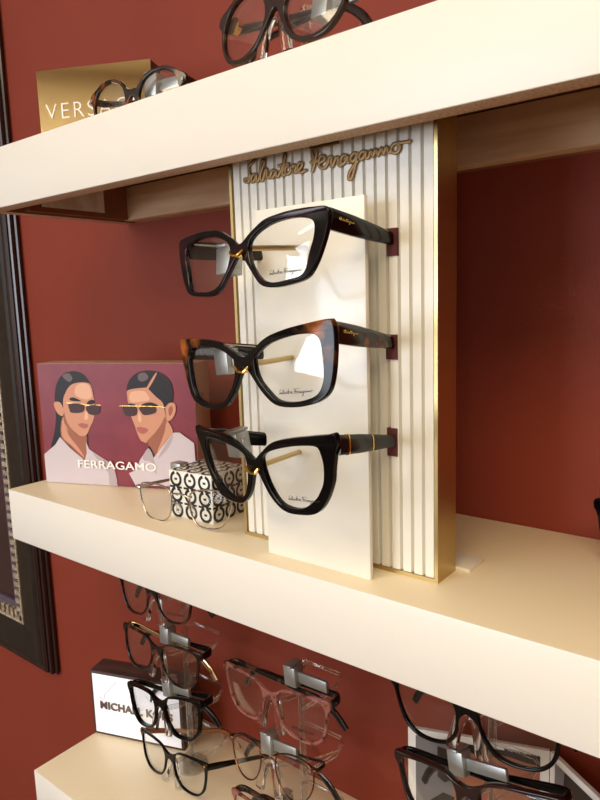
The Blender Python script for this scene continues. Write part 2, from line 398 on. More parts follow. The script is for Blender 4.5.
for z, zc, sx0, sx1 in ((3.92, 4.24, 1.53, 1.665), (2.70, 3.0, 1.50, 1.655), (1.51, 1.86, 1.50, 1.64)):
    lbox('temple_slot', sx0, sx1, PYF - .006, PYF + .2, z, zc, 'maroon', r)
# script lettering measured from the photograph, on the panel plane
def zz(o, s, L_): return [(o[0] + x_ / s, o[1] + y_ / s) for x_, y_ in L_]
A_ = ((238, 135), 6.667); B_ = ((300, 130), 5.0)
strokes = [(A_, q) for q in (
    [(122, 158), (95, 180), (72, 208), (74, 245), (80, 280), (68, 312), (48, 312), (44, 296), (62, 292), (84, 300)],
    [(120, 262), (102, 262), (88, 290), (95, 314), (112, 296), (122, 262), (122, 300), (134, 305), (152, 250), (176, 180), (166, 165), (151, 200), (148, 270), (155, 305), (168, 292), (180, 240), (190, 226), (191, 275), (202, 285), (222, 256), (216, 235)],
    [(252, 240), (232, 234), (215, 262), (222, 286), (240, 270), (252, 238), (256, 270), (268, 275), (298, 200), (318, 112), (306, 190), (295, 250), (300, 270), (316, 258)],
    [(266, 206), (305, 196), (340, 190)],
    [(345, 206), (325, 206), (312, 236), (326, 262), (350, 240), (350, 212), (368, 210), (373, 198), (386, 214), (376, 248), (390, 246), (420, 216), (428, 190), (410, 184), (397, 210), (402, 240), (422, 250), (446, 236), (458, 234)])]
strokes += [(B_, q) for q in (
    [(50, 84), (70, 92), (110, 78), (150, 72), (192, 60)],
    [(86, 84), (80, 130), (70, 180), (58, 212)], [(58, 100), (66, 140), (70, 165)], [(50, 162), (76, 160), (96, 146)],
    [(95, 165), (120, 150), (122, 132), (105, 130), (93, 160), (100, 186), (120, 190), (138, 168), (146, 135), (158, 136), (155, 165), (161, 184), (178, 142), (190, 136), (190, 165), (200, 180), (212, 165)],
    [(236, 130), (218, 125), (203, 150), (210, 172), (228, 155), (238, 128), (236, 160), (250, 160)],
    [(283, 114), (265, 118), (252, 140), (262, 158), (278, 140), (286, 114), (276, 180), (259, 238), (244, 245), (251, 206), (290, 152)],
    [(327, 107), (309, 108), (296, 130), (305, 148), (320, 131), (331, 104), (328, 135), (341, 138), (355, 100), (363, 132), (380, 95), (389, 128), (408, 88), (416, 122), (432, 82), (441, 112), (456, 104)],
    [(490, 65), (468, 70), (455, 95), (468, 115), (492, 106), (500, 80), (488, 64), (512, 62), (556, 55)])]
logo3d = []
for (o_, s_), q in strokes:
    logo3d.append([on_plane(p, (0, PYF - .01, 0)) for p in crom([Vector((x_, y_, 0)) for x_, y_ in zz(o_, s_, q)], 5, False)])
b = bmesh.new()
for st in logo3d:
    sweep(b, [Vector(L(*p)) * U for p in st], (0.00125, 0.0008), (0, 1, 0), 6)
obj('script_lettering', b, 'signgold', r, 60)
allp = [p for s in logo3d for p in s]; lx0, lx1 = min(p.x for p in allp), max(p.x for p in allp); lzc = 5.15
def logo_mesh(width, th):
    k = width / ((lx1 - lx0)); b = bmesh.new()
    for st in logo3d:
        sweep(b, [Vector(((p.x - (lx0 + lx1) / 2) * k, 0, (p.z - lzc) * k)) for p in st[::2] + [st[-1]]], (th, th), (0, 1, 0), 4)
    return b

# ------------------------------------------------------------------ glasses
def sc(L_, k): return [(x_ * k, z_ * k) for x_, z_ in L_]
SH = {}
SH['F1'] = dict(hole=sc([(10, -3), (15.2, 3.6), (27.4, 8.7), (41.3, 10.7), (54.6, 10.2), (64.5, 7.2), (67.1, 2.4), (66.2, -5.8), (63.4, -13.9), (60.9, -23.8), (56.4, -28.7), (44.1, -30.7), (32.5, -31.1), (23.2, -28), (16.3, -21.4), (11.8, -13.9)], .9),
    out=sc([(10.5, 5.8), (22.9, 12.6), (34.7, 14.8), (50.4, 15.9), (67.5, 15.4), (75.5, 14.5), (78.2, 11.1), (77.6, 3.0), (74.6, -8.1), (68.4, -22.5), (60.5, -31.0), (44, -34.2), (30.1, -34.3), (20.7, -31), (11.5, -20.3), (5.4, -12.5)], .9), bt=-.5, bb=-6.5)
SH['F2'] = dict(hole=sc([(11, -2.1), (14.7, 2), (24.2, 7.1), (37.1, 10.1), (51.9, 11.6), (64.4, 10.6), (68.6, 6.7), (69.7, -.7), (69.6, -11.8), (67.6, -21.3), (62.5, -28.3), (52.6, -31.6), (40.2, -32.7), (28, -30.6), (20, -23.9), (12.5, -14.2)], .88),
    out=sc([(10.9, 5.4), (24.5, 12.4), (42.3, 16.3), (61.6, 18.3), (76, 19.2), (79.6, 17.8), (80.6, 10.5), (79.4, -2.2), (76.2, -17.1), (71.7, -27.3), (62.2, -33.6), (45.1, -36.3), (27.4, -34.6), (15.9, -26.2), (6.2, -13.5)], .88), bt=.5, bb=-6)
SH['F3'] = dict(hole=sc([(8.8, -1.9), (11.6, 3.3), (21.7, 7), (36.2, 9.8), (50, 11), (60.6, 10.4), (63.1, 4.9), (63.5, -2.2), (61.5, -11.6), (57.8, -17.9), (53.3, -23.1), (43.9, -29.3), (34.4, -31.8), (23.3, -30.5), (16.4, -25.2), (10.7, -14.3)], .93),
    out=sc([(7.5, 3.7), (21.9, 12.2), (38.7, 15.5), (56.9, 17.2), (69.9, 18.2), (75.6, 18.8), (76.4, 13.5), (73.0, 4.0), (70.4, -4.4), (68, -12.7), (61.5, -23.9), (53, -32.2), (41.4, -35.2), (23.2, -34.5), (11.2, -25.2), (3.4, -10.8)], .93), bt=-.5, bb=-7)
SH['way'] = dict(hole=[(9.5, 0), (15, 7.2), (29, 9.8), (46, 10), (59, 8), (62.3, 1), (60.6, -11), (56, -21.5), (47, -28.3), (34, -29.8), (21, -26.8), (13, -18.5), (9.8, -9)],
    out=[(9, 6), (18, 10.5), (32, 12.2), (48, 12.6), (62, 12.6), (67.5, 11.5), (68, 6), (65, 1), (63, -10), (59, -22), (49, -30), (35, -31.8), (20, -29), (11, -20), (7, -8)], bt=3.5, bb=-2.5)
SH['rnd'] = dict(hole=[(10, 2), (16, 13), (28, 18.5), (42, 18.5), (54, 12), (58.5, 1), (56, -12), (47, -21), (34, -24.5), (20, -20), (11.5, -9)],
    out=[(9, 10.5), (16, 18), (30, 22), (44, 21.8), (57, 16.5), (66, 12), (67, 6), (62, 1), (59, -12), (49, -24), (34, -27.5), (18, -23), (8, -10)], bt=7.5, bb=1, zh=8)
SH['wire'] = dict(hole=[(12, 0), (16, 8), (30, 11), (46, 11.5), (58, 9), (61, 2), (57, -12), (49, -22), (36, -25), (22, -23), (14, -14)], bt=5, bb=4)
SH['oval'] = dict(hole=[(11, 0), (15, 9), (28, 13), (44, 13), (56, 8), (60, -1), (57, -14), (48, -25), (35, -29), (22, -25), (13, -13)], bt=4, bb=3)
mm = .001
def wrapy(x): return (x / .070) ** 2 * .006
def rot3(ypr): return Matrix.Rotation(math.radians(ypr[0]), 3, 'Z') @ Matrix.Rotation(math.radians(ypr[1]), 3, 'X') @ Matrix.Rotation(math.radians(ypr[2]), 3, 'Y')
def lens_mesh(loop, side, th=.0011, y0=.0, bulge=.0022):
    b = bmesh.new(); pts = [Vector((p[0] * side, p[1])) for p in loop]; c = sum(pts, Vector((0, 0))) / len(pts); R_ = 6; sh = []
    for dy in (0, th):
        cv = b.verts.new((c.x, wrapy(c.x) + y0 - bulge + dy, c.y)); rings = []
        for k in range(1, R_ + 1):
            f = k / R_; rings.append([b.verts.new(((c + (p - c) * f).x, wrapy((c + (p - c) * f).x) + y0 - bulge * (1 - f * f) + dy, (c + (p - c) * f).y)) for p in pts])
        N = len(pts)
        for i in range(N):
            b.faces.new((cv, rings[0][i], rings[0][(i + 1) % N]))
            for k in range(R_ - 1): b.faces.new((rings[k][i], rings[k + 1][i], rings[k + 1][(i + 1) % N], rings[k][(i + 1) % N]))
        sh.append(rings[-1])
    N = len(pts)
    for i in range(N): b.faces.new((sh[0][i], sh[1][i], sh[1][(i + 1) % N], sh[0][(i + 1) % N]))
    return b
def lock(parent, loc, yaw=0, bar=28, barh=9):
    """grey anti theft clamp with its bar"""
    e = bmesh.new(); x, y, z = loc
    box(e, x - 7, x + 7, y - 6, y + 6, z - 9, z + 9, s=mm, bev=.0008)
    o = obj('security_clamp', e, 'lock', parent, 40); o['label'] = 'grey metal security clamp'
    e = bmesh.new(); box(e, x + 7, x + 7 + bar, y - 2, y + 1.5, z - barh / 2, z + barh / 2, s=mm, bev=.0005)
    box(e, x - 5, x + 4, y - 8, y + 8, z + 9, z + 11, s=mm, bev=.0004)
    obj('clamp_bar', e, 'lock', o, 40)
def glasses(shape, pos, ypr, s, label, fm, tm, group=None, mode='folded', th=2.0, style='acetate', lk=None, tip=None, demo=None, extra=None, templeh=6.0, lensm='lens'):
    P = SH[shape]; k = s * mm
    root = empty('eyeglasses', Vector(pos) * mm, rot3(ypr).to_euler()); tag(root, label, 'glasses', group)
    hole = [(p.x * k, p.y * k) for p in crom([Vector((a_, c_)) for a_, c_ in P['hole']], 6)]
    if style == 'acetate':
        o = P['out']; loop = [(0, P['bt'])] + o + [(0, P['bb'])] + [(-x_, z_) for x_, z_ in o[::-1]]
        # smooth everywhere except the bridge centre
        out = [(p.x * k, p.y * k) for p in crom([Vector(q) for q in loop], 6)]
        me = curve_mesh([out, hole, [(-x_, z_) for x_, z_ in hole]], th * k, .0007)
        for v in me.vertices: v.co.y += wrapy(v.co.x)
        obj('frame_front', me, fm, root, 35)
        W = max(x_ for x_, z_ in o); zt = [z_ for x_, z_ in o if x_ == W][0]
        zh = P.get('zh', max(z_ for x_, z_ in o) - templeh - 1.5)
    else:
        b = bmesh.new()
        for sd in (1, -1):
            sweep(b, [(x_ * sd, wrapy(x_), z_) for x_, z_ in hole[::2]], (.0007, .0009), (0, 1, 0), 6, closed=True)
        bz = P['bt'] * k; xi = P['hole'][0][0] * k
        sweep(b, crom([(-xi * 1.02, 0, bz * .4), (-xi * .5, -.002, bz), (xi * .5, -.002, bz), (xi * 1.02, 0, bz * .4)], 5, False), .0008, (0, 1, 0), 6)
        obj('frame_front', b, fm, root, 60)
        W = max(x_ for x_, z_ in P['hole']) + 3.5; zh = 5
        for sd in (1, -1):
            e = bmesh.new()
            sweep(e, crom([(sd * (W - 5) * k, wrapy(W * k) * .8, zh * k), (sd * (W - 1) * k, wrapy(W * k) - .001, (zh + 1) * k), (sd * W * k, wrapy(W * k) + .004, zh * k)], 4, False), (.0016, .0018), (0, 0, 1), 8)
            obj('end_piece', e, fm, root, 60)
        for sd in (1, -1):
            e = bmesh.new(); sweep(e, [(sd * 8 * k, .003, -6 * k), (sd * 9.5 * k, .006, -12 * k), (sd * 10.5 * k, .006, -16 * k)], (.0012, .003), (1, 0, 0), 8)
            sweep(e, [(sd * 12 * k, .001, -3 * k), (sd * 9 * k, .006, -8 * k)], .0005, (1, 0, 0), 5)
            obj('nose_pad', e, 'acrylic', root, 60)
    for sd in (1, -1):
        ln = obj('lens', lens_mesh(hole, sd), lensm, root, 60)
        if demo == 'script' and sd == 1:
            me = logo_mesh(26 * k, .00013); q = obj('lens_print', me, 'ink', ln)
            q.location = (41 * k, wrapy(41 * k) - .0026, -22.5 * k); q.rotation_euler = (0, 0, .1)
        if demo == 'caps' and sd == 1:
            q = obj('lens_print', text_mesh('MICHAEL KORS', .0032, .0001, .00004, 1.1), 'ink', ln)
            q.location = (26 * k, wrapy(34 * k) - .0028, -21 * k); q.rotation_euler = (0, 0, .1)
        if demo and sd == -1:
            e = bmesh.new(); sweep(e, [( -50 * k + .0018 * math.cos(t), wrapy(50 * k) - .0022, -22 * k + .0018 * math.sin(t)) for t in [i * PI / 6 for i in range(12)]], .0002, (0, 1, 0), 4, closed=True)
            obj('lens_print', e, 'ink', ln)
    yw = wrapy(W * k)
    hx = (W - 2.2) * k; hy = yw + th * k * .6; hz = zh * k
    h0 = templeh * k
    def arm(name, pts, rads, m_):
        e = bmesh.new(); P_ = crom(pts, 6, False); n_ = len(P_); R_ = []
        for i in range(n_):
            f = i / (n_ - 1) * (len(rads) - 1); j = min(int(f), len(rads) - 2); f -= j
            R_.append(tuple(rads[j][q] * (1 - f) + rads[j + 1][q] * f for q in (0, 1)))
        sweep(e, P_, R_, (0, 0, 1), 12, 3.2); return obj(name, e, m_, root, 50)
    tk = .0018
    thin = style != 'acetate'
    hh = h0 if not thin else .0016
    tt = tk if not thin else .0009
    rads = [(tt, hh), (tt, hh), (tt * .9, hh * .72), (tt * .9, max(hh * .55, .0018 if not thin else .001)), (tt, .0026 if not thin else .0020), (tt, .0032), (tt, .0028)]
    if mode == 'open':
        for sd in (1, -1):
            arm('temple', [(sd * hx, hy, hz), (sd * (hx + .001), hy + .02, hz), (sd * hx, hy + .055, hz - .001), (sd * (hx - .006), hy + .09, hz - .002), (sd * (hx - .012), hy + .108, hz - .009), (sd * (hx - .016), hy + .128, hz - .022), (sd * (hx - .018), hy + .137, hz - .030)], rads, tm if not isinstance(tm, tuple) else tm[0 if sd == 1 else 1])
    elif mode == 'folded':
        dz = -.008
        for sd, dy in ((-1, .0), (1, .0062)):
            ob = arm('temple', [(sd * hx, hy, hz), (sd * (hx - .004), hy + .009 + dy, hz), (sd * .030, hy + .0115 + dy, hz + dz * .3), (-sd * .012, hy + .0125 + dy, hz + dz * .7), (-sd * .040, hy + .014 + dy, hz + dz), (-sd * .057, hy + .0155 + dy, hz + dz - .009), (-sd * .067, hy + .017 + dy, hz + dz - .021)], rads, tm if not isinstance(tm, tuple) else tm[0 if sd == 1 else 1])
    elif mode == 'aim':             # temples half turned in, given by where their bends stand
        inv = rot3(ypr).transposed(); O = Vector(pos) * mm
        for sd, px_, yy in ((1, tip[0], tip[1]), (-1, tip[2], tip[3])):
            tg = inv @ (on_plane(px_, (0, yy, 0)) * U - O); st_ = Vector((sd * hx, hy, hz)); d = tg - st_; dn = Vector((d.x, d.y, 0)).normalized()
            pts = [st_, st_ + d * .12, st_ + d * .4, st_ + d * .75, tg, tg + dn * .013 + Vector((0, 0, -.008)), tg + dn * .020 + Vector((0, 0, -.020))]
            arm('temple', [tuple(q) for q in pts], rads, tm[0 if sd == 1 else 1])
    elif mode == 'slot':            # right temple straight back into the panel slot, left one turned in behind the plate
        inv = rot3(ypr).transposed(); O = Vector(pos) * mm
        tgtR, tgtL = [inv @ (Vector(t_) * U - O) for t_ in tip]
        for tg, sd in ((tgtR, 1), (tgtL, -1)):
            st_ = Vector((sd * hx, hy, hz)); AX[sd] = (st_, tg); pts = [st_ + (tg - st_) * f for f in (0, .1, .25, .4, .55, .7, .85, 1)]
            arm('temple', [tuple(p) for p in pts], [(tk, h0), (tk, h0), (tk, h0 * .98), (tk, h0 * .9), (tk, h0 * .8), (tk, h0 * .68), (tk, h0 * .58)], tm)
    if lk: lock(root, [c * s for c in lk[:3]], 0, *(lk[3:] if len(lk) > 3 else ()))
    if extra: extra(root, k, hx, hy, hz)
    return root
AX = {}
def hinge_dots(m_, r_=.0022, sides=(1, -1), inset=4.5, dz=2):
    def f(root, k, hx, hy, hz):
        for sd in sides:
            e = bmesh.new(); x_ = sd * (hx - inset * .3 * k); y_ = wrapy(abs(x_)) - 2.4 * k
            sweep(e, [(x_, y_ - .0006, hz + dz * k), (x_, y_ + .002, hz + dz * k)], r_, (0, 0, 1), 12)
            obj('rivet', e, m_, root, 50)
    return f
def ferr_extra(band=False):
    def f(root, k, hx, hy, hz):
        R = [c for c in root.children if c.name.startswith('temple')]
        # gold script near the hinge, on the outer face of the right temple
        st_, tg = AX[1]; d = tg - st_; ya = math.atan2(d.x, d.y); pa = math.atan2(d.z, d.y)
        if not band:
            q = obj('temple_logo', logo_mesh(15 * k, .00024), 'goldbright', R[0]); q.location = st_ + d * .19 + Vector((.0021, 0, .001)); q.rotation_euler = (0, -pa, PI / 2 - ya)
        else:
            for f_ in (.13, .50):
                e = bmesh.new(); c = st_ + d * f_; n_ = d.normalized()
                sweep(e, [c - n_ * .0006, c + n_ * .0006], (.0022, (6.1 if f_ < .3 else 5.0) * k), (0, 0, 1), 12, 3.2)
                obj('gold_band', e, 'goldbright', R[0], 40)
            e = bmesh.new(); n_ = d.normalized()
            sweep(e, [st_ + d * .52, st_ + d * .92], [(.0021, .0050 * k / mm), (.0021, .0038 * k / mm)], (0, 0, 1), 12, 3.2)
            obj('grey_sleeve', e, 'greyband', R[0], 40)
        e = bmesh.new()
        sweep(e, crom([(-7 * k, -.002, -5.5 * k), (-3 * k, -.0035, -8 * k), (2 * k, -.0035, -8.5 * k), (5 * k, -.002, -6 * k)], 4, False), (.0012, .0022), (0, 1, 0), 8)
        obj('nose_clip', e, 'goldbright', root, 50)
    return f
tilt = [0]
gF = 'branded glasses on the fluted display'
glasses('F1', (16.9, -204.8, 221.6), (-4.3, -7.5, -3.4), .96, 'black cat-eye glasses, topmost of the three on the fluted display', 'blackred', 'blackred', gF, 'slot', 2.0, demo='script',
        tip=((1.60, PYF + .15, 4.10), (.25, PYF - .03, 4.02)), extra=ferr_extra(), templeh=6.6, lk=(-36, 22, -4, 2))
glasses('F2', (16.5, -205.1, 150.8), (-4.9, .8, -5.7), 1.02, 'black and tortoiseshell cat-eye glasses, middle pair on the fluted display', 'demi', 'tort', gF, 'slot', 2.0, demo='script',
        tip=((1.585, PYF + .15, 2.88), (.25, PYF - .03, 2.75)), extra=ferr_extra(), templeh=6.4, lk=(-46, 24, -2, 2))
glasses('F3', (21.7, -205.3, 86.0), (-9.5, 6.2, -5.0), 1.025, 'plain black cat-eye glasses with gold temple bands, lowest on the fluted display', 'black', 'black', gF, 'slot', 2.0, demo='script',
        tip=((1.575, PYF + .15, 1.68), (.25, PYF - .03, 1.55)), extra=ferr_extra(True), templeh=5.8, lk=(-50, 24, 0, 2))
for px, gz in (((306, 248), (16.9, -198, 219)), ((292, 350), (16.5, -198, 146)), ((300, 462), (21.7, -198, 80))):
    p = on_plane(px, (0, -2.955, 0)); p2 = Vector(gz) / 54
    o_ = tubeobj('nose_rest', [Vector(L(p.x, -2.95, p2.z + .02)) * U, Vector(L(p2.x, p2.y - .02, p2.z)) * U], .0018, 'gold', r, (0, 0, 1), 10)

gT = 'glasses on the highest shelf'
glasses('rnd', (-173.3, -128, 362.5), (4.9, -4.5, 1.4), .875, 'round brown tortoiseshell glasses in front of the gold mirrored block', 'tort', 'tort', gT, 'folded', 2.0, lk=(14, 16, 12, 24), extra=hinge_dots('silver', .0016, dz=-1), templeh=3.4)
glasses('rnd', (2.5, -145, 378.5), (-6.5, -8.0, 3.1), 1.0, 'dark brown glasses with gold disc hinges on a clear stand, highest shelf', 'brown', 'brown', gT, 'folded', 2.0, templeh=3.8, lk=(26, 20, 4, 24),
        extra=lambda root, k, hx, hy, hz: [obj('gold_disc', (lambda e: (sweep(e, [(sd * (hx - .011), hy + .000, hz - .002), (sd * (hx - .011), hy + .004, hz - .002)], .0058, (0, 0, 1), 18), e)[1])(bmesh.new()), 'goldbright', root, 50) for sd in (-1,)])
glasses('wire', (-113.5, -153.5, 23.2), (3.0, -3, -2.7), .89, 'thin silver wire glasses standing in front of the patterned cube', 'silver', 'silver', None, 'open', 1.0, 'wire', lensm='lensar')

gA = 'glasses on the left clear stand'; gB = 'glasses on the middle clear stand'; gC = 'glasses on the right clear stand'
glasses('way', (-229.8, -99.6, -111.4), (-.6, -3, -6.4), .89, 'dark glasses on the left clear stand, topmost, half hidden by the middle shelf', 'darktort', 'darktort', gA, 'folded', demo='caps', templeh=3.6, th=1.6)
glasses('way', (-227.7, -99.9, -174.4), (-2.1, -4.7, -2.5), .97, 'glossy black-brown glasses with gold temple on left stand, second from the top', 'darktort', ('black', 'goldmirror'), gA, 'folded', lk=(2, 14, 13, 28), templeh=3.6, th=1.6)
glasses('way', (-228.3, -99.9, -237.0), (-4.2, -3.9, -12), .99, 'thick black square glasses on left stand in front of the marble sign', 'black', 'black', gA, 'folded', th=2.6, lk=(2, 14, 13, 28), templeh=3.6)
glasses('way', (-218.2, -99.7, -295.0), (-5.6, -4.4, -6.4), .91, 'black square glasses with amber temple, lowest on the left clear stand', 'black', ('black', 'amber'), gA, 'aim', tip=((288, 751), -.55, (221, 731), -.75), extra=hinge_dots('goldbright', .0012), templeh=3.6, th=1.6)
glasses('way', (-64.6, -105.0, -164.0), (-5.1, -.7, -5.5), 1.01, 'translucent rose glasses with mottled temples, top of the middle clear stand', 'pinkclear', 'darktort', gB, 'folded', demo='caps', lk=(12, 20, 14, 34, 10), extra=hinge_dots('goldbright', .0013), templeh=3.6, th=1.6)
glasses('oval', (-70.8, -104.7, -231.0), (-7.3, -8.8, -10), .92, 'thin bronze wire oval glasses on the middle clear stand', 'bronzewire', 'darktort', gB, 'folded', style='wire', lk=(-14, 16, 8, 30, 10), templeh=3.6, th=1.6)
glasses('way', (-66.0, -105.0, -297.0), (-5, -3, -7), .95, 'rose glasses at the bottom edge, lowest on the middle clear stand', 'pinkclear', 'darktort', gB, 'folded', lk=(0, 16, 14, 20), templeh=3.6, th=1.6)
glasses('way', (123.0, -105.0, -106.6), (-4.7, -1.2, -9.6), 1.01, 'thin black glasses on the right clear stand, half hidden by the middle shelf', 'black', 'black', gC, 'folded', th=1.8, demo='caps', templeh=3.6)
glasses('way', (124.3, -105.2, -170.2), (-10, -6.6, -14), 1.05, 'dark plum glasses cut off by the bottom edge on the right clear stand', 'brown', 'black', gC, 'folded', th=2.6, lk=(-16, 16, 11, 34, 9), templeh=3.6)
glasses('way', (253.0, -60.0, 32.0), (-12, 0, 0), 1.0, 'black glasses at the right edge of the photo on the middle shelf', 'black', 'black', None, 'folded')

# ------------------------------------------------------------------ clear stands
def stand(x, y, zbase, ztop, levels, label, nose):
    r = empty('acrylic_stand', (x * mm, y * mm, zbase * mm)); tag(r, label, 'display stand', 'clear acrylic eyewear stands')
    e = bmesh.new(); sweep(e, [(0, 0, 0), (0, 0, .0025)], .018, (0, 1, 0), 32); obj('base', e, 'acrylic', r, 40)
    e = bmesh.new(); sweep(e, [(0, 0, .004), (0, 0, (ztop - zbase) * mm)], .0032, (0, 1, 0), 16); obj('post', e, 'acrylic', r, 40)
    e = bmesh.new(); sweep(e, [(0, 0, (ztop - zbase) * mm), (0, 0, (ztop - zbase) * mm + .003)], .0062, (0, 1, 0), 20); obj('post_cap', e, 'acrylicglass', r, 40)
    for lx, ly, lz in levels:
        X, Y, Z = (lx - x) * mm, (ly - y) * mm, (lz - zbase) * mm
        e = bmesh.new()
        sweep(e, crom([(X - .0115, Y + .000, Z - .033), (X - .009, Y + .001, Z - .020), (X - .0055, Y + .003, Z - .0085), (X, Y + .0045, Z - .0045), (X + .0055, Y + .003, Z - .0085), (X + .009, Y + .001, Z - .020), (X + .0115, Y + .000, Z - .033)], 5, False), (.0045, .0024), (0, 1, 0), 10, 3)
        obj('nose_saddle', e, 'acrylicglass', r, 50)
        e = bmesh.new()
        sweep(e, [(X, Y + .004, Z - .008), (X * .4, Y * .4, Z - .012), (0, 0, Z - .013)], (.0016, .003), (0, 0, 1), 8)
        obj('saddle_arm', e, 'acrylic', r, 50)
        e = bmesh.new()
        sweep(e, [(0, 0, Z - .030), (.022, .022, Z - .014), (.026, .028, Z - .004), (.020, .034, Z - .004), (-.020, .034, Z - .004), (-.026, .028, Z - .004), (-.022, .022, Z - .014), (0, 0.001, Z - .030)], (.0016, .0022), (0, 0, 1), 8)
        sweep(e, [(0, 0, Z - .018), (.024, .026, Z - .010)], .0012, (0, 0, 1), 8)
        obj('temple_rest', e, 'acrylic', r, 50)
    return r
ZS = -328.1
stand(-222, -66, ZS, -84, ((-229.8, -99.6, -111.4), (-227.7, -99.9, -174.4), (-228.3, -99.9, -237), (-218.2, -99.7, -298)), 'clear acrylic stand nearest the marble sign, holding four dark glasses', None)
stand(-57, -70, ZS, -150, ((-64.6, -105, -164), (-70.8, -104.7, -231), (-66, -105, -297)), 'clear acrylic stand holding the translucent rose glasses', None)
stand(128, -70, ZS, -84, ((123, -105, -106.6), (124.3, -105.2, -170.2), (126, -105, -236)), 'clear acrylic stand in front of the folded photo card', None)
stand(4, -112, 336.6, 386, ((-0.5, -145, 383.5),), 'small clear acrylic stand under the dark brown glasses, highest shelf', None)

# ------------------------------------------------------------------ prints, blocks and cards
def to_local(p, p0, yaw):     # point in layout units -> (x, z) metres in the card's own frame
    d = p - Vector(p0); return ((d.x * math.cos(yaw) + d.y * math.sin(yaw)) * U, d.z * U)
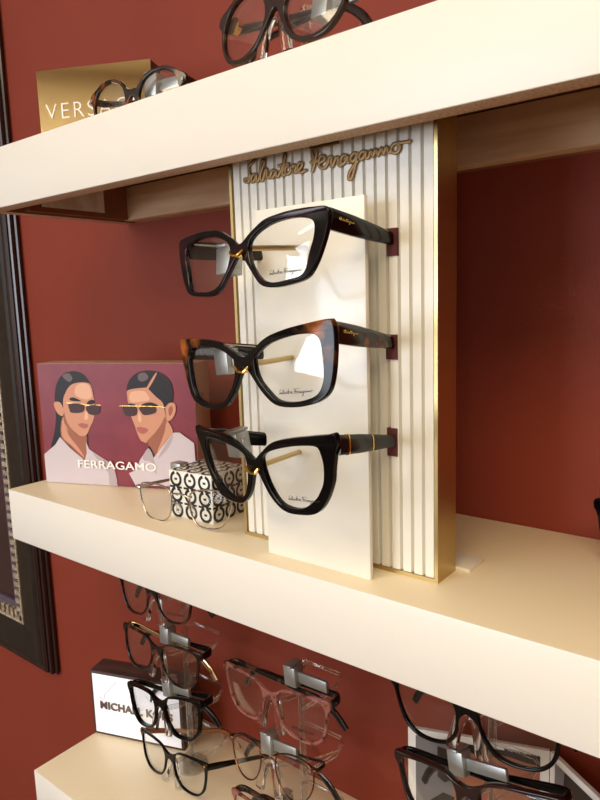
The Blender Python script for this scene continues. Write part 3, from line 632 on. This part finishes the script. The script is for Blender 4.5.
# advertising block on the middle shelf
p0 = (-6.43, -2.566, 0); yaw = math.radians(20.7)
r = empty('counter_card', Vector(p0) * U, (0, 0, yaw)); tag(r, 'burgundy advertising block showing two people in sunglasses, middle shelf', 'advertising card')
Wb, Hb, Db = 3.39 * U, 2.39 * U, .62 * U
e = bmesh.new(); box(e, 0, Wb, 0.0003, Db, 0, Hb, s=1, bev=.0005); obj('block', e, 'cardside', r, 40)
lay = ['burg', 'hair', 'skin', 'skin2', 'skin3', 'lips', 'hairhi', 'shirt', 'shirt2', 'shade', 'goldbright']
G1, G2 = ((40, 365), 6.4), ((120, 365), 6.4)
P_ = [(G1, 'hair', [(200, 40), (150, 55), (110, 110), (95, 180), (95, 240), (102, 330), (92, 430), (70, 535), (130, 480), (150, 440), (290, 440), (300, 500), (312, 520), (310, 400), (345, 220), (330, 140), (290, 70), (240, 42)]),
      (G1, 'skin2', [(145, 330), (135, 460), (200, 522), (250, 577), (300, 612), (305, 560), (300, 500), (290, 445), (200, 425)]),
      (G1, 'skin', [(150, 330), (140, 450), (200, 512), (250, 560), (285, 590), (240, 520), (180, 440)]),
      (G1, 'skin', [(230, 115), (190, 135), (160, 185), (148, 240), (160, 380), (200, 430), (250, 452), (275, 455), (300, 445), (320, 400), (345, 340), (350, 270), (345, 215), (325, 130), (290, 112)]),
      (G1, 'skin3', [(250, 122), (225, 150), (230, 195), (290, 220), (330, 205), (320, 140), (290, 118)]),
      (G1, 'skin3', [(290, 300), (305, 300), (310, 335), (300, 350), (285, 345)]),
      (G1, 'skin2', [(152, 350), (165, 385), (200, 432), (250, 455), (240, 440), (200, 405), (170, 355), (155, 300)]),
      (G1, 'skin', [(90, 250), (100, 235), (130, 240), (150, 280), (148, 325), (120, 315), (100, 285)]),
      (G1, 'hairhi', [(145, 65), (185, 52), (210, 85), (190, 108), (160, 90)]),
      (G1, 'hair', [(190, 215), (215, 207), (265, 230), (240, 232), (200, 228)]), (G1, 'hair', [(300, 248), (320, 225), (346, 225), (346, 248)]),
      (G1, 'goldbright', [(182, 241), (285, 249), (300, 257), (382, 255), (382, 258), (300, 260), (284, 252), (182, 244)]),
      (G1, 'shade', [(188, 246), (280, 253), (275, 300), (205, 305), (190, 283)]), (G1, 'shade', [(300, 263), (380, 260), (380, 308), (340, 320), (307, 305)]),
      (G1, 'lips', [(245, 380), (270, 371), (285, 375), (310, 382), (298, 402), (270, 402)]),
      (G1, 'shirt', [(130, 460), (100, 510), (28, 570), (38, 700), (45, 752), (500, 777), (475, 650), (440, 620), (340, 555), (315, 535), (297, 492), (302, 560), (290, 610), (250, 577), (190, 525)]),
      (G1, 'shirt2', [(340, 560), (440, 625), (475, 655), (498, 775), (450, 773), (440, 690), (400, 640)]),
      (G2, 'hair', [(170, 35), (110, 50), (60, 100), (50, 170), (150, 152), (175, 150), (210, 190), (260, 240), (285, 300), (300, 305), (335, 240), (340, 160), (320, 100), (270, 55), (220, 38)]),
      (G2, 'hairhi', [(120, 60), (160, 48), (185, 80), (150, 105), (120, 95)]),
      (G2, 'skin2', [(295, 355), (320, 380), (340, 435), (290, 500), (220, 592), (190, 540), (185, 495), (240, 460)]),
      (G2, 'skin', [(300, 360), (325, 385), (340, 432), (300, 480), (240, 560), (270, 480), (290, 420)]),
      (G2, 'skin', [(55, 160), (150, 145), (180, 150), (230, 200), (275, 240), (290, 300), (300, 360), (285, 400), (240, 465), (180, 497), (150, 490), (135, 480), (115, 440), (95, 380), (75, 330), (55, 240), (50, 200)]),
      (G2, 'skin3', [(70, 175), (150, 165), (180, 190), (190, 225), (130, 235), (70, 235)]), (G2, 'skin3', [(118, 300), (128, 300), (140, 340), (135, 365), (118, 350)]),
      (G2, 'skin2', [(290, 330), (300, 362), (285, 402), (240, 467), (180, 497), (170, 492), (220, 440), (265, 380)]),
      (G2, 'skin', [(295, 270), (325, 240), (355, 250), (358, 300), (335, 345), (305, 358), (298, 320)]), (G2, 'skin2', [(315, 275), (335, 262), (342, 290), (325, 325), (315, 310)]),
      (G2, 'skin', [(170, 150), (228, 55), (237, 61), (186, 152)]),
      (G2, 'hair', [(150, 248), (200, 238), (245, 255), (240, 262), (150, 262)]), (G2, 'hair', [(60, 245), (100, 250), (100, 262), (62, 262)]),
      (G2, 'shade', [(25, 262), (105, 262), (110, 318), (50, 325), (28, 300)]), (G2, 'shade', [(130, 268), (225, 264), (232, 303), (165, 320), (140, 302)]),
      (G2, 'goldbright', [(22, 259), (228, 262), (290, 269), (290, 272), (228, 265), (22, 262)]),
      (G2, 'lips', [(110, 402), (135, 395), (185, 412), (155, 438), (122, 428)]),
      (G2, 'hair', [(185, 530), (195, 520), (228, 582), (218, 592)]),
      (G2, 'shirt', [(345, 432), (385, 430), (478, 498), (486, 600), (494, 700), (499, 778), (105, 768), (62, 690), (110, 670), (130, 610), (185, 528), (220, 592), (290, 500)]),
      (G2, 'shirt2', [(185, 530), (220, 592), (240, 690), (225, 680), (205, 620), (150, 600)]), (G2, 'shirt2', [(300, 500), (345, 440), (320, 520), (245, 600)])]
e = bmesh.new(); poly(e, [(0.0003, .0003), (Wb - .0003, .0003), (Wb - .0003, Hb - .0003), (.0003, Hb - .0003)], 0.0001, 0)
for i, ((o_, s_), mname, pts) in enumerate(P_):
    q = [to_local(on_plane(p, p0, yaw), p0, yaw) for p in zz(o_, s_, pts)]
    q = [(min(max(x_, .0003), Wb - .0003), min(max(z_, .0004), Hb)) for x_, z_ in q]
    sm = [(v.x, v.y) for v in crom([Vector(t_) for t_ in q], 3)] if mname not in ('shirt',) else q
    sm = [(min(max(x_, .0003), Wb - .0003), min(max(z_, .0004), Hb)) for x_, z_ in sm]
    poly(e, sm, -.00004 * (i + 1), lay.index(mname))
me = bpy.data.meshes.new('printed_picture'); e.to_mesh(me); e.free(); obj('printed_picture', me, lay, r)
def placed_text(txt, pl, pr, ht, p0, yaw, m_, parent, ex=.0003, bold=.0, sp=1.0, dy=-.002, name='lettering'):
    a, c = to_local(on_plane(pl, p0, yaw), p0, yaw), to_local(on_plane(pr, p0, yaw), p0, yaw)
    o = obj(name, text_mesh(txt, ht / .7, ex, bold, sp, width=(c[0] - a[0])), m_, parent); o.location = (a[0], dy, (a[1] + c[1]) / 2); return o
placed_text('FERRAGAMO', (79, 467), (156.5, 470.5), .155 * U, p0, yaw, 'whiteletter', r, bold=.0001)

# gold mirrored block on the highest shelf
p0 = (-5.841, -2.4, 6.234); yaw = math.radians(27)
r = empty('brand_block', Vector(p0) * U, (0, 0, yaw)); tag(r, 'gold mirrored brand block with white capitals on the highest shelf', 'sign')
e = bmesh.new(); box(e, 0, 2.2, .01, .42, 0, 1.455, bev=.0006); obj('block', e, 'walnut', r, 40)
e = bmesh.new(); box(e, 0.0, 2.2, 0, .01, 0, 1.455); obj('mirror_face', e, 'goldmirror', r)
placed_text('VERSACE', (47, 124.5), (141, 107), .275 * U, p0, yaw, 'whiteletter', r, bold=-.00035, sp=1.25, dy=-.0006)

# marble sign on the lowest shelf
p0 = (-6.749 + .03, -1.791, -6.076); yaw = math.radians(19.6)
r = empty('brand_block', Vector(p0) * U, (0, 0, yaw)); tag(r, 'dark wood sign with white marble face and bronze capitals, lowest shelf', 'sign')
e = bmesh.new(); box(e, 0, 2.28, .0, .52, 0, 1.53, bev=.0008); obj('block', e, 'walnut', r, 40)
e = bmesh.new(); box(e, .06, 2.22, -.012, 0, .06, 1.47, bev=.0003); obj('marble_face', e, 'marble', r, 40)
e = bmesh.new()
for pts in ([(95, 225), (120, 245), (128, 215), (150, 195), (180, 160)], [(330, 230), (360, 260), (400, 250)]):
    q = [to_local(on_plane(p, p0, yaw), p0, yaw) for p in zz((80, 650), 5.0, pts)]
    sweep(e, [(x_, -.012 * U - .0001, z_) for x_, z_ in crom([Vector(t_) for t_ in q], 4, False)], .0003, (0, 1, 0), 4)
obj('marble_vein', e, 'vein', r)
placed_text('MICHAEL KORS', (101, 707), (173, 721), .17 * U, p0, yaw, 'signbronze', r, .0006, .0003, 1.05, dy=-.0014)

# patterned cube
r = empty('patterned_cube', (-2.63 * U, -2.6 * U, 0), (0, 0, math.radians(3.5))); tag(r, 'small white cube with black horseshoe pattern behind the wire glasses', 'cube')
cw, ch, cdp = .93, .78, .84
e = bmesh.new(); box(e, 0, cw, 0, cdp, 0, ch, bev=.0005); obj('cube_body', e, 'boxwhite', r, 40)
e = bmesh.new()
def omega(fr, cx, cz, R_=.132, ww=.05):
    n = 18; a0, a1 = math.radians(102), math.radians(438); vs = []
    for i in range(n + 1):
        a_ = a0 + (a1 - a0) * i / n; vs.append((e.verts.new(fr(cx + R_ * math.cos(a_), cz + R_ * math.sin(a_))), e.verts.new(fr(cx + (R_ - ww) * math.cos(a_), cz + (R_ - ww) * math.sin(a_)))))
    for i in range(n): e.faces.new((vs[i][0], vs[i + 1][0], vs[i + 1][1], vs[i][1]))
def rect(fr, x0, x1, z0, z1): e.faces.new([e.verts.new(fr(*p)) for p in ((x0, z0), (x1, z0), (x1, z1), (x0, z1))])
t_ = .003
for fr, w_, h_ in ((lambda x, z: (x * U, -t_ * U, z * U), cw, ch), (lambda x, z: ((cw + t_) * U, x * U, z * U), cdp, ch), (lambda x, z: (x * U, z * U, (ch + t_) * U), cw, cdp)):
    for i in range(3):
        for j in range(3):
            cx, cz = w_ * (i + .5) / 3, h_ * (j + .47) / 3
            omega(fr, cx, cz); rect(fr, cx - .03, cx + .03, cz - .018, cz + .018)
            if j: 
                for k in range(2): rect(fr, w_ * i / 3 + .01 + k * .155, w_ * i / 3 + .125 + k * .155, h_ * j / 3 - .030, h_ * j / 3 + .006)
obj('printed_pattern', e, 'ink', r)
e = bmesh.new(); box(e, -2.92, -2.68, -2.32, -2.12, 0, .80, bev=.0008); tag(obj('security_tag', e, 'lock', None, 40), 'small grey metal tag standing just behind the patterned cube', 'security tag')

# folded photo card on the lowest shelf
p0 = (.87, -1.0, -6.076); yaw = math.radians(20)
r = empty('photo_card', Vector(p0) * U, (0, 0, yaw)); tag(r, 'white edged folded photo card behind the right clear stand', 'photo card')
Wc, Hc = 2.11, 2.76
e = bmesh.new(); box(e, 0, Wc, 0, .06, 0, Hc); obj('centre_panel', e, 'white', r)
pl = ['greyprint', 'darkprint', 'skin2', 'brownprint', 'skin', 'hair']
e = bmesh.new(); poly(e, [(.12 * U, .12 * U), (1.98 * U, .12 * U), (1.98 * U, 2.65 * U), (.12 * U, 2.65 * U)], -.0003, 0)
def cp(pts, mi, lv): poly(e, [(x_ * 1.1 * U, z_ * .8717 * U) for x_, z_ in pts], -.0003 - .0001 * lv, mi)
cp([(.55, .12), (.62, 1.6), (.66, 2.6), (.8, 2.96), (1.8, 3.0), (1.8, .12)], 2, 1)
cp([(.62, 3.04), (.66, 2.8), (.78, 2.93), (.95, 2.86), (1.15, 2.96), (1.4, 2.93), (1.6, 2.88), (1.8, 2.85), (1.8, 3.04)], 5, 2)
cp([(.42, 2.9), (.62, 2.85), (.66, 2.3), (.52, 2.2), (.42, 2.3)], 1, 3)
cp([(.28, 1.75), (.5, 2.0), (.78, 1.9), (.82, 1.5), (.55, 1.3), (.3, 1.4)], 1, 4)
cp([(.45, .12), (.42, 1.3), (.62, 1.7), (.75, 1.2), (.8, .12)], 3, 3)
cp([(1.3, 1.95), (1.5, 2.05), (1.75, 1.98), (1.5, 1.98)], 5, 4)
e2 = e; me = bpy.data.meshes.new('printed_portrait'); e2.to_mesh(me); e2.free(); obj('printed_portrait', me, pl, r)
e = bmesh.new(); box(e, 0, 1.9, 0, .06, 0, 2.76)
bmesh.ops.rotate(e, verts=e.verts, cent=(0, 0, 0), matrix=Matrix.Rotation(math.radians(-54), 3, 'Z')); bmesh.ops.translate(e, verts=e.verts, vec=((Wc + .01) * U, .0, 0))
wing = obj('side_panel', e, 'white', r)
e = bmesh.new()
poly(e, [(.12 * U, .12 * U), (1.8 * U, .12 * U), (1.8 * U, 2.65 * U), (.12 * U, 2.65 * U)], -.0003, 1)
poly(e, [(.12 * U, .2 * U), (.9 * U, .2 * U), (.6 * U, 1.6 * U), (.4 * U, 2.3 * U), (.12 * U, 2.4 * U)], -.0005, 3)
poly(e, [(.12 * U, 2.0 * U), (.3 * U, 2.2 * U), (.32 * U, 2.65 * U), (.12 * U, 2.65 * U)], -.0006, 0)
bmesh.ops.rotate(e, verts=e.verts, cent=(0, 0, 0), matrix=Matrix.Rotation(math.radians(-54), 3, 'Z')); bmesh.ops.translate(e, verts=e.verts, vec=((Wc + .01) * U, .0, 0))
me = bpy.data.meshes.new('side_print'); e.to_mesh(me); e.free(); obj('side_print', me, pl, r)
